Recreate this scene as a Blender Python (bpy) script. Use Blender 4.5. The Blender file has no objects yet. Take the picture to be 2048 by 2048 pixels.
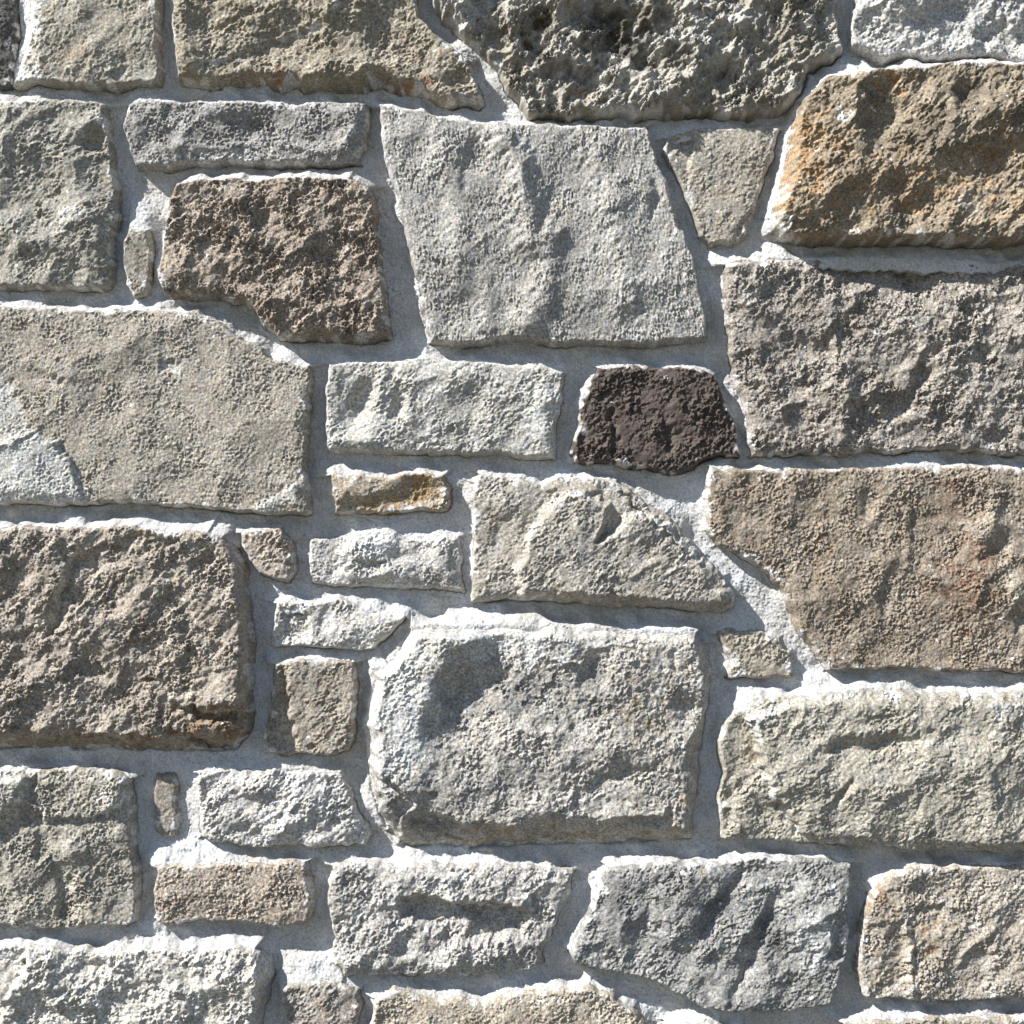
import bpy, math, random
import numpy as np

# ------------------------------------------------------------------ scene, camera, light
scene = bpy.context.scene
C = scene.collection
K = 1.2 / 2048.0            # metres per photo unit
CZ = 1.0                    # height of the picture centre above the ground
FACE = 26.0                 # mean stone face in front of the wall plane (photo units)
DIST = 1.75

cam_d = bpy.data.cameras.new("camera")
cam = bpy.data.objects.new("camera", cam_d)
C.objects.link(cam)
cam.location = (0.0, -(DIST + FACE * K), CZ)
cam.rotation_euler = (math.radians(90), 0, 0)
cam_d.sensor_fit = 'HORIZONTAL'
cam_d.sensor_width = 36.0
cam_d.lens = 36.0 * DIST / 1.2
cam_d.clip_start = 0.05
cam_d.clip_end = 500.0
scene.camera = cam

SUN_RAKE = math.radians(21.0)       # angle between the rays and the wall plane
SUN_SIDE = math.radians(45.0)       # how far left of straight up the rays come from
sx = -math.cos(SUN_RAKE) * math.sin(SUN_SIDE)
sy = -math.sin(SUN_RAKE)
sz = math.cos(SUN_RAKE) * math.cos(SUN_SIDE)
sun_elev = math.asin(sz)
world = bpy.data.worlds.new("World")
scene.world = world
world.use_nodes = True
wn = world.node_tree
bg = wn.nodes["Background"]
sky = wn.nodes.new("ShaderNodeTexSky")
sky.sky_type = 'NISHITA'
sky.sun_disc = False
sky.sun_elevation = sun_elev
sky.sun_rotation = math.atan2(sx, sy)
sky.dust_density = 0.5
sky.ozone_density = 2.2
wn.links.new(sky.outputs[0], bg.inputs[0])
bg.inputs[1].default_value = 0.075

sun_d = bpy.data.lights.new("sun", 'SUN')
sun_d.energy = 5.0
sun_d.angle = math.radians(0.5)
sun_d.color = (1.0, 0.98, 0.95)
sun = bpy.data.objects.new("sun", sun_d)
C.objects.link(sun)
from mathutils import Vector
sun.rotation_euler = Vector((sx, sy, sz)).to_track_quat('Z', 'Y').to_euler()
sun.location = (sx * 5, sy * 5, CZ + sz * 5)

scene.view_settings.view_transform = 'Standard'
scene.view_settings.look = 'None'
scene.view_settings.exposure = 0.93
scene.view_settings.gamma = 1.0
scene.view_settings.use_curve_mapping = False

rng = np.random.default_rng(20)

# ------------------------------------------------------------------ noise fields
STEP = 1.6
X0, X1, Y0, Y1 = -170.0, 2294.0, -214.0, 2218.0
NX = int((X1 - X0) / STEP) + 1
NY = int((Y1 - Y0) / STEP) + 1
GX, GY = np.meshgrid(X0 + np.arange(NX) * STEP, Y0 + np.arange(NY) * STEP)

def field(lo, hi, beta=0.0, ang=None, stretch=1.0, seed=0, n=(NY, NX), step=STEP):
    """unit-variance noise with wavelengths lo..hi, power falling as f^-beta, optionally stretched along ang"""
    r = np.random.default_rng(seed)
    w = np.fft.rfft2(r.standard_normal(n))
    fy = np.fft.fftfreq(n[0], step)[:, None]
    fx = np.fft.rfftfreq(n[1], step)[None, :]
    if ang is not None:
        c, s = math.cos(ang), math.sin(ang)
        u = (fx * c + fy * s) * stretch
        v = (-fx * s + fy * c) / stretch
        f = np.sqrt(u * u + v * v)
    else:
        f = np.sqrt(fx * fx + fy * fy)
    f = np.maximum(f, 1e-6)
    g = f ** (-beta) * np.exp(-(lo * f) ** 4 * 0.5) * np.exp(-(1.0 / (hi * f)) ** 4 * 0.5)
    o = np.fft.irfft2(w * g, s=n)
    return (o - o.mean()) / o.std()

def facets(cell, seed, ang=0.0, stretch=1.0, tilt=0.8):
    """tiny crystal facets: lower envelope of randomly tilted dishes on a jittered lattice"""
    r = np.random.default_rng(seed)
    N = 509
    jx, jy, cc, tx, ty = [r.uniform(-0.5, 0.5, (N, N)) for _ in range(5)]
    c, s_ = math.cos(ang), math.sin(ang)
    wxx = GX + JIT[0] * cell * 0.22; wyy = GY + JIT[1] * cell * 0.22
    u = (wxx * c + wyy * s_) / (cell * stretch); v = (-wxx * s_ + wyy * c) / (cell / stretch)
    iu = np.floor(u).astype(np.int64); iv = np.floor(v).astype(np.int64)
    out = np.full(u.shape, 1e9)
    for a in (-1, 0, 1):
        for b in (-1, 0, 1):
            p = (iu + a) % N; q = (iv + b) % N
            du = u - (iu + a + 0.5 + 0.9 * jx[p, q]); dv = v - (iv + b + 0.5 + 0.9 * jy[p, q])
            np.minimum(out, 0.7 * cc[p, q] + 2 * tilt * (tx[p, q] * du + ty[p, q] * dv) + 0.9 * (du * du + dv * dv), out=out)
    return (out - out.mean()) / out.std()

JIT = [field(6, 60, 1.3, seed=71), field(6, 60, 1.3, seed=72)]
def grains(cell, ang, st, seed, fine=0.5, big=0.6):
    o = facets(cell, seed, ang, st) + big * facets(cell * 2.3, seed + 1, ang, st) + fine * field(3.4, 12, 0.3, ang, st, seed=seed + 2)
    o += 0.3 * field(8, 70, 1.3, ang, st, seed=seed + 3)
    return (o - o.mean()) / o.std()
# sandy, crystalline, bedded along the diagonal, coarse and broken, fine upright bedding
GRAIN = [grains(4.8, -0.75, 1.15, 110, 0.8, 0.35), grains(6.4, -0.8, 1.25, 120, 0.6, 0.5), grains(5.8, -0.7, 1.5, 130, 0.6, 0.45), grains(8.5, -0.8, 1.25, 140, 0.7, 0.6), grains(4.8, 1.45, 1.45, 150, 0.7, 0.35)]
AMOD = field(25, 200, 1.2, seed=160)
COARSE = [field(14, 60, 1.2, seed=13), field(14, 60, 1.2, -0.8, 1.4, seed=14)]
LUMP = [field(40, 260, 1.8, seed=15), field(40, 300, 1.8, -1.2, 1.2, seed=16)]
FRACT = [field(7, 320, 1.75, seed=17), field(7, 320, 1.75, -0.8, 1.3, seed=18)]
WX = field(20, 160, 1.4, seed=21)
WY = field(20, 160, 1.4, seed=22)
STREAK = field(5, 60, 0.8, 0.05, 3.5, seed=23)
SAND = field(5, 30, 0.9, seed=24)
MLUMP = field(35, 240, 1.5, seed=25)

def pick(bank, sl, k, off):
    f = np.roll(bank[k % len(bank)], off, axis=(0, 1))
    return f[sl]

def sstep(a, b, x):
    t = np.clip((x - a) / (b - a), 0, 1)
    return t * t * (3 - 2 * t)

def sdf(P, x, y):
    """signed distance (inside positive) to polygon P and the outward normal of the nearest edge"""
    best = np.full(x.shape, 1e9)
    bnx = np.zeros(x.shape); bny = np.zeros(x.shape)
    ins = np.zeros(x.shape, bool)
    n = len(P)
    area = sum(P[i][0] * P[(i + 1) % n][1] - P[(i + 1) % n][0] * P[i][1] for i in range(n))
    sg = 1.0 if area > 0 else -1.0
    for i in range(n):
        ax, ay = P[i]; bx, by = P[(i + 1) % n]
        ex, ey = bx - ax, by - ay
        L2 = ex * ex + ey * ey
        if L2 < 1e-6:
            continue
        t = np.clip(((x - ax) * ex + (y - ay) * ey) / L2, 0, 1)
        d = np.hypot(x - ax - t * ex, y - ay - t * ey)
        m = d < best
        best = np.where(m, d, best)
        L = math.sqrt(L2)
        bnx = np.where(m, sg * ey / L, bnx); bny = np.where(m, -sg * ex / L, bny)
        if abs(ey) > 1e-9:
            cr = ((ay > y) != (by > y)) & (x < ex * (y - ay) / ey + ax)
            ins ^= cr
    return np.where(ins, best, -best), bnx, bny

# ------------------------------------------------------------------ materials
def lin(c):
    return tuple(((v / 255.0) / 12.92 if v <= 10 else (((v / 255.0) + 0.055) / 1.055) ** 2.4) for v in c) + (1.0,)

def node(nt, kind, **kw):
    n = nt.nodes.new(kind)
    for k, v in kw.items():
        setattr(n, k, v)
    return n

def mix(nt, fac, a, b, mode='MIX'):
    m = node(nt, "ShaderNodeMix", data_type='RGBA', blend_type=mode)
    for sock, v in ((m.inputs[0], fac), (m.inputs[6], a), (m.inputs[7], b)):
        if hasattr(v, 'default_value') or hasattr(v, 'is_linked'):
            nt.links.new(v, sock)
        else:
            sock.default_value = v
    return m.outputs[2]

def ramp(nt, v, a, b, lo=0.0, hi=1.0):
    r = node(nt, "ShaderNodeMapRange")
    r.interpolation_type = 'SMOOTHSTEP'
    nt.links.new(v, r.inputs[0])
    r.inputs[1].default_value = a; r.inputs[2].default_value = b
    r.inputs[3].default_value = lo; r.inputs[4].default_value = hi
    return r.outputs[0]

def noise(nt, co, scale, detail=4.0, rough=0.6, dist=0.0):
    n = node(nt, "ShaderNodeTexNoise")
    n.inputs["Scale"].default_value = scale
    n.inputs["Detail"].default_value = detail
    n.inputs["Roughness"].default_value = rough
    n.inputs["Distortion"].default_value = dist
    nt.links.new(co, n.inputs["Vector"])
    return n.outputs[0]

def soft(c, k=0.53):
    l = 0.3 * c[0] + 0.55 * c[1] + 0.15 * c[2]
    return tuple((l + (v - l) * k) * w for v, w in zip(c, (1.01, 0.998, 0.978)))

RUST = (150, 98, 52); PALE = (196, 196, 190); DARK = (66, 62, 58)

def stone_material(name, a, b, c, seed, rust=RUST, pale=PALE, dark=DARK, speck=1.0):
    m = bpy.data.materials.new(name)
    m.use_nodes = True
    nt = m.node_tree
    bs = nt.nodes["Principled BSDF"]
    tc = node(nt, "ShaderNodeTexCoord")
    mp = node(nt, "ShaderNodeMapping")
    r = random.Random(seed)
    mp.inputs["Location"].default_value = (r.uniform(-9, 9), r.uniform(-9, 9), r.uniform(-9, 9))
    nt.links.new(tc.outputs["Object"], mp.inputs["Vector"])
    co = mp.outputs[0]
    n1 = ramp(nt, noise(nt, co, 11, 5, 0.62, 0.6), 0.36, 0.64)
    a, b, c = soft(a), soft(b), soft(c)
    rust = soft(rust, 0.6)
    col = mix(nt, n1, lin(a), lin(b))
    n2 = ramp(nt, noise(nt, co, 38, 6, 0.7, 0.4), 0.46, 0.72, 0, 0.75)
    col = mix(nt, n2, col, lin(c))
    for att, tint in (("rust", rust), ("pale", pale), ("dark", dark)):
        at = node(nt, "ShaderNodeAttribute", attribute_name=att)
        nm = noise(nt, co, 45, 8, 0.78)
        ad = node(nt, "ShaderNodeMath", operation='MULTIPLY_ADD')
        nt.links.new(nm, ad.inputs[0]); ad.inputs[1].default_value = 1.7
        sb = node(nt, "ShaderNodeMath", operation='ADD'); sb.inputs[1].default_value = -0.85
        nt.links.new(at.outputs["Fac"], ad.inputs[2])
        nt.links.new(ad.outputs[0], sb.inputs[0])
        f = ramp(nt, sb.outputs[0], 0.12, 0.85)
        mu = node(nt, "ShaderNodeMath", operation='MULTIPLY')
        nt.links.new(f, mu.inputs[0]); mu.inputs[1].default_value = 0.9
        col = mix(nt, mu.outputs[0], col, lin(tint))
    sm = node(nt, "ShaderNodeAttribute", attribute_name="smear")
    col = mix(nt, sm.outputs["Fac"], col, lin((190, 188, 184)))
    # mineral grains: dark and light crystals
    g = noise(nt, co, 330, 3, 0.75)
    gs = ramp(nt, g, 0.33, 0.67, 1.0 - 0.46 * speck, 1.0 + 0.42 * speck)
    gm = node(nt, "ShaderNodeCombineColor")
    for i in range(3):
        nt.links.new(gs, gm.inputs[i])
    col = mix(nt, 1.0, col, gm.outputs[0], 'MULTIPLY')
    hv = ramp(nt, noise(nt, co, 150, 4, 0.75), 0.38, 0.62)
    col = mix(nt, 0.8, col, mix(nt, hv, (0.95, 0.98, 1.05, 1), (1.06, 1.0, 0.91, 1)), 'MULTIPLY')
    vo = node(nt, "ShaderNodeTexVoronoi"); vo.inputs["Scale"].default_value = 330
    nt.links.new(co, vo.inputs["Vector"])
    wl = ramp(nt, vo.outputs["Color"], 0.92, 0.96, 0, 0.6 * speck)  # white crystals, also standing in as painted sun glints
    col = mix(nt, wl, col, (0.78, 0.77, 0.74, 1))
    nt.links.new(col, bs.inputs["Base Color"])
    rr = ramp(nt, vo.outputs["Color"], 0.8, 0.97, 0.88, 0.45)
    nt.links.new(rr, bs.inputs["Roughness"])
    bs.inputs["Specular IOR Level"].default_value = 0.35
    bp = node(nt, "ShaderNodeBump")
    bp.inputs["Strength"].default_value = 0.7
    bp.inputs["Distance"].default_value = 0.0016
    nt.links.new(noise(nt, co, 300, 4, 0.7), bp.inputs["Height"])
    nt.links.new(bp.outputs[0], bs.inputs["Normal"])
    return m

def mortar_material():
    m = bpy.data.materials.new("lime_mortar")
    m.use_nodes = True
    nt = m.node_tree
    bs = nt.nodes["Principled BSDF"]
    tc = node(nt, "ShaderNodeTexCoord")
    co = tc.outputs["Object"]
    n1 = ramp(nt, noise(nt, co, 14, 7, 0.7), 0.38, 0.62)
    col = mix(nt, n1, lin((193, 193, 193)), lin((177, 174, 168)))
    n3 = ramp(nt, noise(nt, co, 5, 8, 0.75), 0.58, 0.75, 0, 0.5)
    col = mix(nt, n3, col, lin((164, 156, 142)))
    n2 = ramp(nt, noise(nt, co, 420, 3, 0.7), 0.3, 0.7, 0.7, 1.14)
    gm = node(nt, "ShaderNodeCombineColor")
    for i in range(3):
        nt.links.new(n2, gm.inputs[i])
    col = mix(nt, 1.0, col, gm.outputs[0], 'MULTIPLY')
    nt.links.new(col, bs.inputs["Base Color"])
    bs.inputs["Roughness"].default_value = 0.92
    bs.inputs["Specular IOR Level"].default_value = 0.2
    bp = node(nt, "ShaderNodeBump")
    bp.inputs["Strength"].default_value = 0.7
    bp.inputs["Distance"].default_value = 0.0013
    nt.links.new(noise(nt, co, 420, 4, 0.72), bp.inputs["Height"])
    nt.links.new(bp.outputs[0], bs.inputs["Normal"])
    return m

# ------------------------------------------------------------------ mesh building
def to_world(x, y, h):
    """photo units -> metres (x right, y depth towards the viewer negative, z up)"""
    return (x - 1024.0) * K, -h * K, CZ + (1024.0 - y) * K

def grid_mesh(name, x, y, h, mask, mat, parent, back=-110.0, attrs=None, origin=None, extra=None):
    """height field over the masked vertices, closed by a skirt running back into the wall"""
    idx = -np.ones(mask.shape, np.int64)
    q = mask[:-1, :-1] & mask[1:, :-1] & mask[:-1, 1:] & mask[1:, 1:]
    used = np.zeros(mask.shape, bool)
    used[:-1, :-1] |= q; used[1:, :-1] |= q; used[:-1, 1:] |= q; used[1:, 1:] |= q
    n = int(used.sum())
    idx[used] = np.arange(n)
    a = idx[:-1, :-1][q]; b = idx[1:, :-1][q]; c = idx[1:, 1:][q]; d = idx[:-1, 1:][q]
    faces = np.stack([a, b, c, d], 1)          # counter-clockwise seen from the viewer
    ux, uy, uh = x[used], y[used], h[used]
    # boundary edges
    e = np.concatenate([faces[:, [0, 1]], faces[:, [1, 2]], faces[:, [2, 3]], faces[:, [3, 0]]])
    key = np.minimum(e[:, 0], e[:, 1]) * (n + 1) + np.maximum(e[:, 0], e[:, 1])
    u, inv, cnt = np.unique(key, return_inverse=True, return_counts=True)
    be = e[cnt[inv] == 1]
    bv = np.unique(be)
    mp = -np.ones(n, np.int64); mp[bv] = n + np.arange(len(bv))
    skirt = np.stack([be[:, 1], be[:, 0], mp[be[:, 0]], mp[be[:, 1]]], 1)
    faces = np.concatenate([faces, skirt])
    ux = np.concatenate([ux, ux[bv]]); uy = np.concatenate([uy, uy[bv]])
    uh = np.concatenate([uh, np.full(len(bv), back)])
    wx, wy, wz = to_world(ux, uy, uh)
    co = np.stack([wx, wy, wz], 1)
    if extra is not None:
        ev, ef = extra
        faces = np.concatenate([faces, ef + len(co)])
        co = np.concatenate([co, ev])
    if origin is None:
        origin = (0.0, 0.0, 0.0)
    co = co - np.array(origin)
    me = bpy.data.meshes.new(name)
    me.vertices.add(len(co)); me.vertices.foreach_set("co", co.astype(np.float32).ravel())
    me.loops.add(faces.size); me.loops.foreach_set("vertex_index", faces.astype(np.int32).ravel())
    me.polygons.add(len(faces))
    me.polygons.foreach_set("loop_start", (np.arange(len(faces)) * 4).astype(np.int32))
    me.polygons.foreach_set("use_smooth", np.ones(len(faces), bool))
    me.update(calc_edges=True)
    if attrs:
        for k_, v in attrs.items():
            at = me.attributes.new(k_, 'FLOAT', 'POINT')
            full = np.zeros(len(co), np.float32)
            full[:n] = v[used]
            full[n:n + len(bv)] = v[used][bv]
            at.data.foreach_set("value", full)
    me.materials.append(mat)
    o = bpy.data.objects.new(name, me)
    C.objects.link(o)
    o.parent = parent
    o.location = origin
    return o

# ------------------------------------------------------------------ the ground in front of the wall
def ground():
    m = bpy.data.materials.new("worn_asphalt")
    m.use_nodes = True
    nt = m.node_tree
    bs = nt.nodes["Principled BSDF"]
    tc = node(nt, "ShaderNodeTexCoord")
    n1 = noise(nt, tc.outputs["Object"], 40, 6, 0.7)
    nt.links.new(mix(nt, n1, lin((74, 72, 66)), lin((100, 97, 90))), bs.inputs["Base Color"])
    bs.inputs["Roughness"].default_value = 0.95
    me = bpy.data.meshes.new("ground")
    me.from_pydata([(-60, -60, 0), (60, -60, 0), (60, 60, 0), (-60, 60, 0)], [], [(0, 1, 2, 3)])
    me.materials.append(m)
    o = bpy.data.objects.new("ground", me)
    o["kind"] = "structure"
    C.objects.link(o)
ground()

# ------------------------------------------------------------------ the wall
wall = bpy.data.objects.new("stone_wall", None)
C.objects.link(wall)
wall["label"] = "sunlit wall of rough grey and tan split stones set in pale lime mortar"
wall["category"] = "wall"
wall["kind"] = "thing"

# Every stone: P outline, H height of its face, cols three colours, grain / coarse / lump / terr relief in photo units,
# bev edge widths (left, right, top, bottom), F relief features, T colour patches, label
#   F: ('p', polygon, dh, softness)  ('g', x, y, rx, ry, angle, dh)  ('r', polyline, width, dh)
#   T: (attribute, x, y, rx, ry, angle, strength)
STONES = []
def S(label, P, H=28, cols=((150, 148, 138), (140, 134, 120), (120, 114, 102)), grain=0.9, coarse=1.0, lump=2.0,
      terr=0.0, rag=3.5, bev=(9, 9, 9, 11), F=(), T=(), speck=1.0, tilt=(0, 0), **kw):
    STONES.append(dict(label=label, P=P, H=H, cols=cols, grain=grain, coarse=coarse, lump=lump, terr=terr, rag=rag,
                       bev=bev, F=F, T=T, speck=speck, tilt=tilt, kw=kw))

GREY = ((152, 152, 146), (140, 138, 130), (122, 120, 112))
LGREY = ((168, 168, 164), (154, 153, 148), (136, 134, 130))
TAN = ((152, 142, 122), (140, 130, 110), (124, 112, 92))
GTAN = ((150, 146, 130), (142, 134, 116), (126, 118, 100))
BROWN = ((140, 120, 98), (126, 108, 88), (104, 88, 72))

# ---- top row
S("dark grey stone, shadow painted in, cut off at the top left corner",
  [(-160, -200), (20, -200), (26, 0), (30, 60), (24, 110), (16, 170), (-160, 176)], H=10,
  cols=((92, 90, 84), (84, 82, 78), (72, 70, 66)), grain=0.7)  # dark stone, its colour also holding the shadow that lies over it
S("pale cream-grey stone with a smooth bright left flank",
  [(26, -150), (314, -150), (314, 0), (312, 80), (317, 130), (316, 166), (250, 168), (180, 172), (110, 167), (60, 163), (22, 170), (28, 110), (32, 50), (30, 0)],
  H=32, cols=((158, 152, 134), (150, 142, 122), (138, 128, 106)), grain=0.85, bev=(52, 8, 9, 9), lump=2.2,
  F=[('r', [(150, 130), (230, 60), (300, 30)], 14, 3), ('p', [(80, 0), (200, 0), (120, 140), (70, 150)], 2, 10), ('g', 15, 60, 52, 170, 0, -15)],
  T=[('pale', 55, 60, 30, 130, 0.1, 0.95), ('rust', 130, 120, 60, 20, 0.2, 0.35)])  # pale tint puts sunlight into the colour of the left flank
S("long tan stone with ragged lower edge and slanted right end",
  [(352, -170), (826, -170), (830, 0), (838, 35), (872, 72), (905, 98), (935, 122), (945, 150), (957, 178), (963, 205), (955, 213),
   (935, 204), (908, 212), (880, 204), (850, 182), (800, 178), (760, 166), (700, 174), (640, 172), (605, 174), (590, 160), (556, 170), (520, 160), (470, 168), (400, 166), (358, 156), (352, 100), (349, 0)],
  H=36, cols=((154, 144, 120), (142, 130, 104), (124, 108, 80)), grain=1.15, coarse=1.6, lump=3, terr=3, bev=(9, 10, 9, 30),
  F=[('p', [(350, -100), (690, -100), (685, 15), (665, 32), (660, 48), (630, 62), (560, 85), (440, 125), (350, 140)], 4, 5),
     ('g', 925, 165, 30, 18, 0.3, -12), ('g', 905, 195, 40, 14, 0.1, 6), ('r', [(430, 70), (470, 45)], 6, -4)],
  T=[('rust', 560, 152, 40, 14, 0, 0.7), ('rust', 820, 170, 60, 14, 0, 0.7), ('rust', 830, 90, 90, 50, 0, 0.25)])
S("very rough dark stone with deep pits and brown stains",
  [(858, -200), (1672, -200), (1671, 0), (1674, 70), (1678, 104), (1655, 122), (1625, 140), (1612, 160), (1588, 198), (1558, 222), (1500, 230),
   (1380, 226), (1290, 232), (1240, 224), (1180, 230), (1120, 230), (1060, 226), (1035, 200), (1010, 168), (985, 125), (955, 98), (915, 60), (880, 30), (866, 0)],
  H=34, cols=((168, 166, 157), (144, 134, 112), (100, 88, 66)), tex=3, grain=3.2, coarse=8.0, speck=0.5, lump=5, terr=4, rag=6, bev=(14, 10, 9, 18),
  F=[('g', 1080, 75, 34, 44, 0.2, -24), ('g', 1225, 60, 50, 46, 0.6, -23), ('g', 1320, 120, 58, 28, 0.2, -20), ('g', 1145, 150, 64, 20, 0.0, -20),
     ('g', 1440, 160, 34, 38, 0.3, -26), ('g', 1125, 120, 45, 22, 0.0, 8), ('g', 1180, 195, 40, 26, 0, -7), ('g', 980, 45, 30, 24, 0.5, -10),
     ('g', 1300, 65, 30, 26, 0.4, 10), ('g', 1060, 150, 40, 16, -0.4, 6), ('g', 1240, 160, 60, 14, 0.1, 8), ('g', 1500, 80, 90, 50, 0, 4)],
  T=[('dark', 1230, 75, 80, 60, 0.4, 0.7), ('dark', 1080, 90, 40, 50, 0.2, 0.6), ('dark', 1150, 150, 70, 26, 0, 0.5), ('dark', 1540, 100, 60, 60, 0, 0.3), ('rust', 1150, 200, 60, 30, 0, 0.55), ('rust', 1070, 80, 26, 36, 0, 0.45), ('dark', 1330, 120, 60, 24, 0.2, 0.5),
     ('pale', 930, 40, 60, 36, 0.4, 0.7), ('pale', 1560, 170, 60, 40, 0, 0.5), ('pale', 1420, 110, 50, 30, 0, 0.5), ('pale', 1020, 20, 50, 30, 0, 0.5), ('pale', 1100, 190, 40, 20, 0, 0.4), ('pale', 1150, 120, 50, 24, 0, 0.5), ('pale', 1350, 75, 60, 40, 0, 0.5), ('pale', 1130, 30, 40, 26, 0, 0.45), ('pale', 1480, 40, 60, 30, 0, 0.45), ('pale', 1260, 200, 90, 16, 0, 0.4), ('dark', 1440, 150, 30, 30, 0, 0.4)],
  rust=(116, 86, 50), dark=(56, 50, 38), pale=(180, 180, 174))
S("pale blue-grey rough stone at the top right corner",
  [(1713, -160), (2270, -160), (2270, 112), (2048, 118), (1960, 118), (1860, 117), (1790, 112), (1740, 108), (1706, 92), (1704, 60), (1711, 0)],
  H=26, cols=((176, 178, 176), (164, 166, 164), (146, 146, 146)), grain=1.15, coarse=2.6, lump=6, terr=3, rag=6, bev=(10, 9, 9, 14),
  F=[('g', 1790, 10, 50, 22, 0, 7), ('g', 1730, 50, 26, 40, 0.2, -6), ('g', 1880, 60, 90, 20, -0.2, 6), ('g', 1990, 70, 60, 26, 0.2, -8), ('g', 2030, 40, 20, 30, 0, 8)])

# ---- second row
S("grey-tan stone with a dark dent near its upper right corner",
  [(-160, 196), (18, 200), (40, 203), (100, 200), (160, 200), (206, 207), (212, 250), (218, 300), (228, 360), (231, 420), (224, 470), (222, 520), (219, 560), (212, 574), (150, 574), (60, 572), (-160, 572)],
  H=26, cols=((152, 150, 136), (142, 137, 121), (128, 122, 106)), grain=1.15, coarse=1.4, lump=4,
  F=[('g', 188, 282, 30, 20, -0.4, -16), ('g', 172, 250, 36, 18, -0.5, 6), ('g', 60, 240, 60, 12, -0.8, 4), ('g', 150, 450, 40, 26, -0.6, 5), ('g', 100, 500, 90, 30, -0.6, -4)],
  T=[('pale', 170, 250, 30, 16, -0.5, 0.5), ('pale', 150, 440, 36, 20, -0.7, 0.5)])
S("long thin grey stone lying flat above a brown one",
  [(253, 208), (300, 203), (400, 206), (470, 203), (560, 207), (580, 214), (650, 206), (700, 206), (738, 210), (734, 262), (726, 290), (716, 305), (720, 326), (640, 329), (560, 328), (480, 320), (400, 327), (330, 329), (272, 330), (258, 300), (251, 258)],
  H=26, cols=((152, 151, 148), (138, 136, 132), (116, 113, 110)), grain=1.3, coarse=1.3, lump=4, bev=(7, 9, 8, 13),
  F=[('g', 430, 240, 90, 16, 0.2, -4), ('r', [(320, 300), (480, 290), (700, 300)], 12, 4), ('g', 722, 285, 10, 8, 0.5, -14)],
  T=[('dark', 430, 245, 90, 18, 0.1, 0.35), ('dark', 540, 235, 60, 16, 0.1, 0.3), ('pale', 480, 305, 140, 10, 0, 0.45)])
S("rough brown stone with a coarse pitted face",
  [(342, 410), (356, 372), (380, 361), (460, 363), (540, 360), (640, 358), (700, 364), (734, 377), (748, 420), (754, 480), (763, 540), (770, 600), (778, 674), (740, 678), (690, 682), (640, 674), (606, 680), (560, 674), (530, 652), (500, 612), (470, 600), (400, 591), (342, 590), (322, 566), (328, 500), (335, 440)],
  H=40, cols=((156, 138, 118), (140, 122, 102), (112, 96, 80)), grain=2.9, coarse=3.2, lump=3, rag=4, tex=3, bev=(10, 8, 8, 24),
  F=[('g', 530, 430, 16, 30, 0.2, -9), ('g', 665, 520, 24, 18, 0.3, -8), ('g', 545, 410, 10, 16, 0, 5), ('g', 470, 560, 50, 18, 0.3, -6)],
  T=[('dark', 660, 480, 50, 60, 0, 0.3), ('pale', 420, 390, 70, 14, 0, 0.25), ('rust', 700, 520, 30, 80, 0, 0.2)], speck=1.2)
S("narrow upright tan chip wedged beside the rough brown stone",
  [(248, 480), (258, 460), (294, 456), (301, 500), (298, 550), (290, 590), (272, 596), (252, 568), (245, 520)], H=23, cols=GTAN, grain=0.7, lump=1)
S("large light grey square-topped stone with a vertical ridge",
  [(761, 212), (850, 226), (900, 242), (1020, 251), (1160, 252), (1288, 256), (1304, 290), (1330, 360), (1352, 440), (1386, 520), (1402, 590), (1413, 640), (1408, 680), (1300, 685), (1200, 685), (1112, 690), (1060, 678), (1000, 678), (940, 690), (862, 683), (848, 640), (845, 590), (828, 540), (808, 450), (798, 400), (776, 330), (764, 270)],
  H=37, cols=((158, 157, 151), (147, 145, 138), (131, 128, 121)), grain=0.95, coarse=0.9, lump=1.6, tex=4, bev=(10, 12, 10, 10),
  F=[('r', [(1000, 270), (1035, 330), (1050, 400), (1060, 490)], 30, 17), ('r', [(1050, 660), (1085, 600), (1100, 500), (1100, 480)], 30, 13), ('r', [(900, 300), (915, 420), (925, 560)], 26, 5), ('r', [(1190, 300), (1240, 450), (1260, 600)], 30, 7), ('r', [(970, 560), (975, 660)], 18, 5), ('g', 1130, 340, 60, 80, 0.3, -4), ('g', 840, 300, 26, 40, 0.4, -5),
     ('g', 955, 310, 20, 50, 0.4, -7), ('g', 1260, 400, 60, 60, 0.3, 4), ('g', 1310, 400, 14, 40, 0.2, -8), ('g', 900, 480, 60, 120, 0.2, 2), ('g', 1210, 600, 90, 50, 0, 3)],
  T=[('pale', 1040, 320, 30, 60, 0.2, 0.3), ('pale', 1000, 650, 120, 20, 0, 0.2)])
S("small tan wedge-shaped stone narrowing downwards",
  [(1336, 276), (1356, 264), (1400, 257), (1480, 254), (1558, 254), (1550, 290), (1530, 350), (1510, 420), (1492, 468), (1468, 485), (1420, 485), (1402, 470), (1386, 420), (1368, 380), (1350, 330), (1334, 300)],
  H=22, cols=((156, 149, 134), (148, 140, 123), (134, 125, 108)), grain=0.9, coarse=0.8, lump=1.5, bev=(8, 14, 8, 10),
  F=[('p', [(1330, 250), (1382, 250), (1384, 298), (1372, 372), (1330, 330)], -6, 4), ('p', [(1330, 264), (1384, 262), (1380, 296), (1345, 305)], -4, 3), ('p', [(1520, 400), (1480, 490), (1460, 490), (1500, 420)], -7, 4)])
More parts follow.
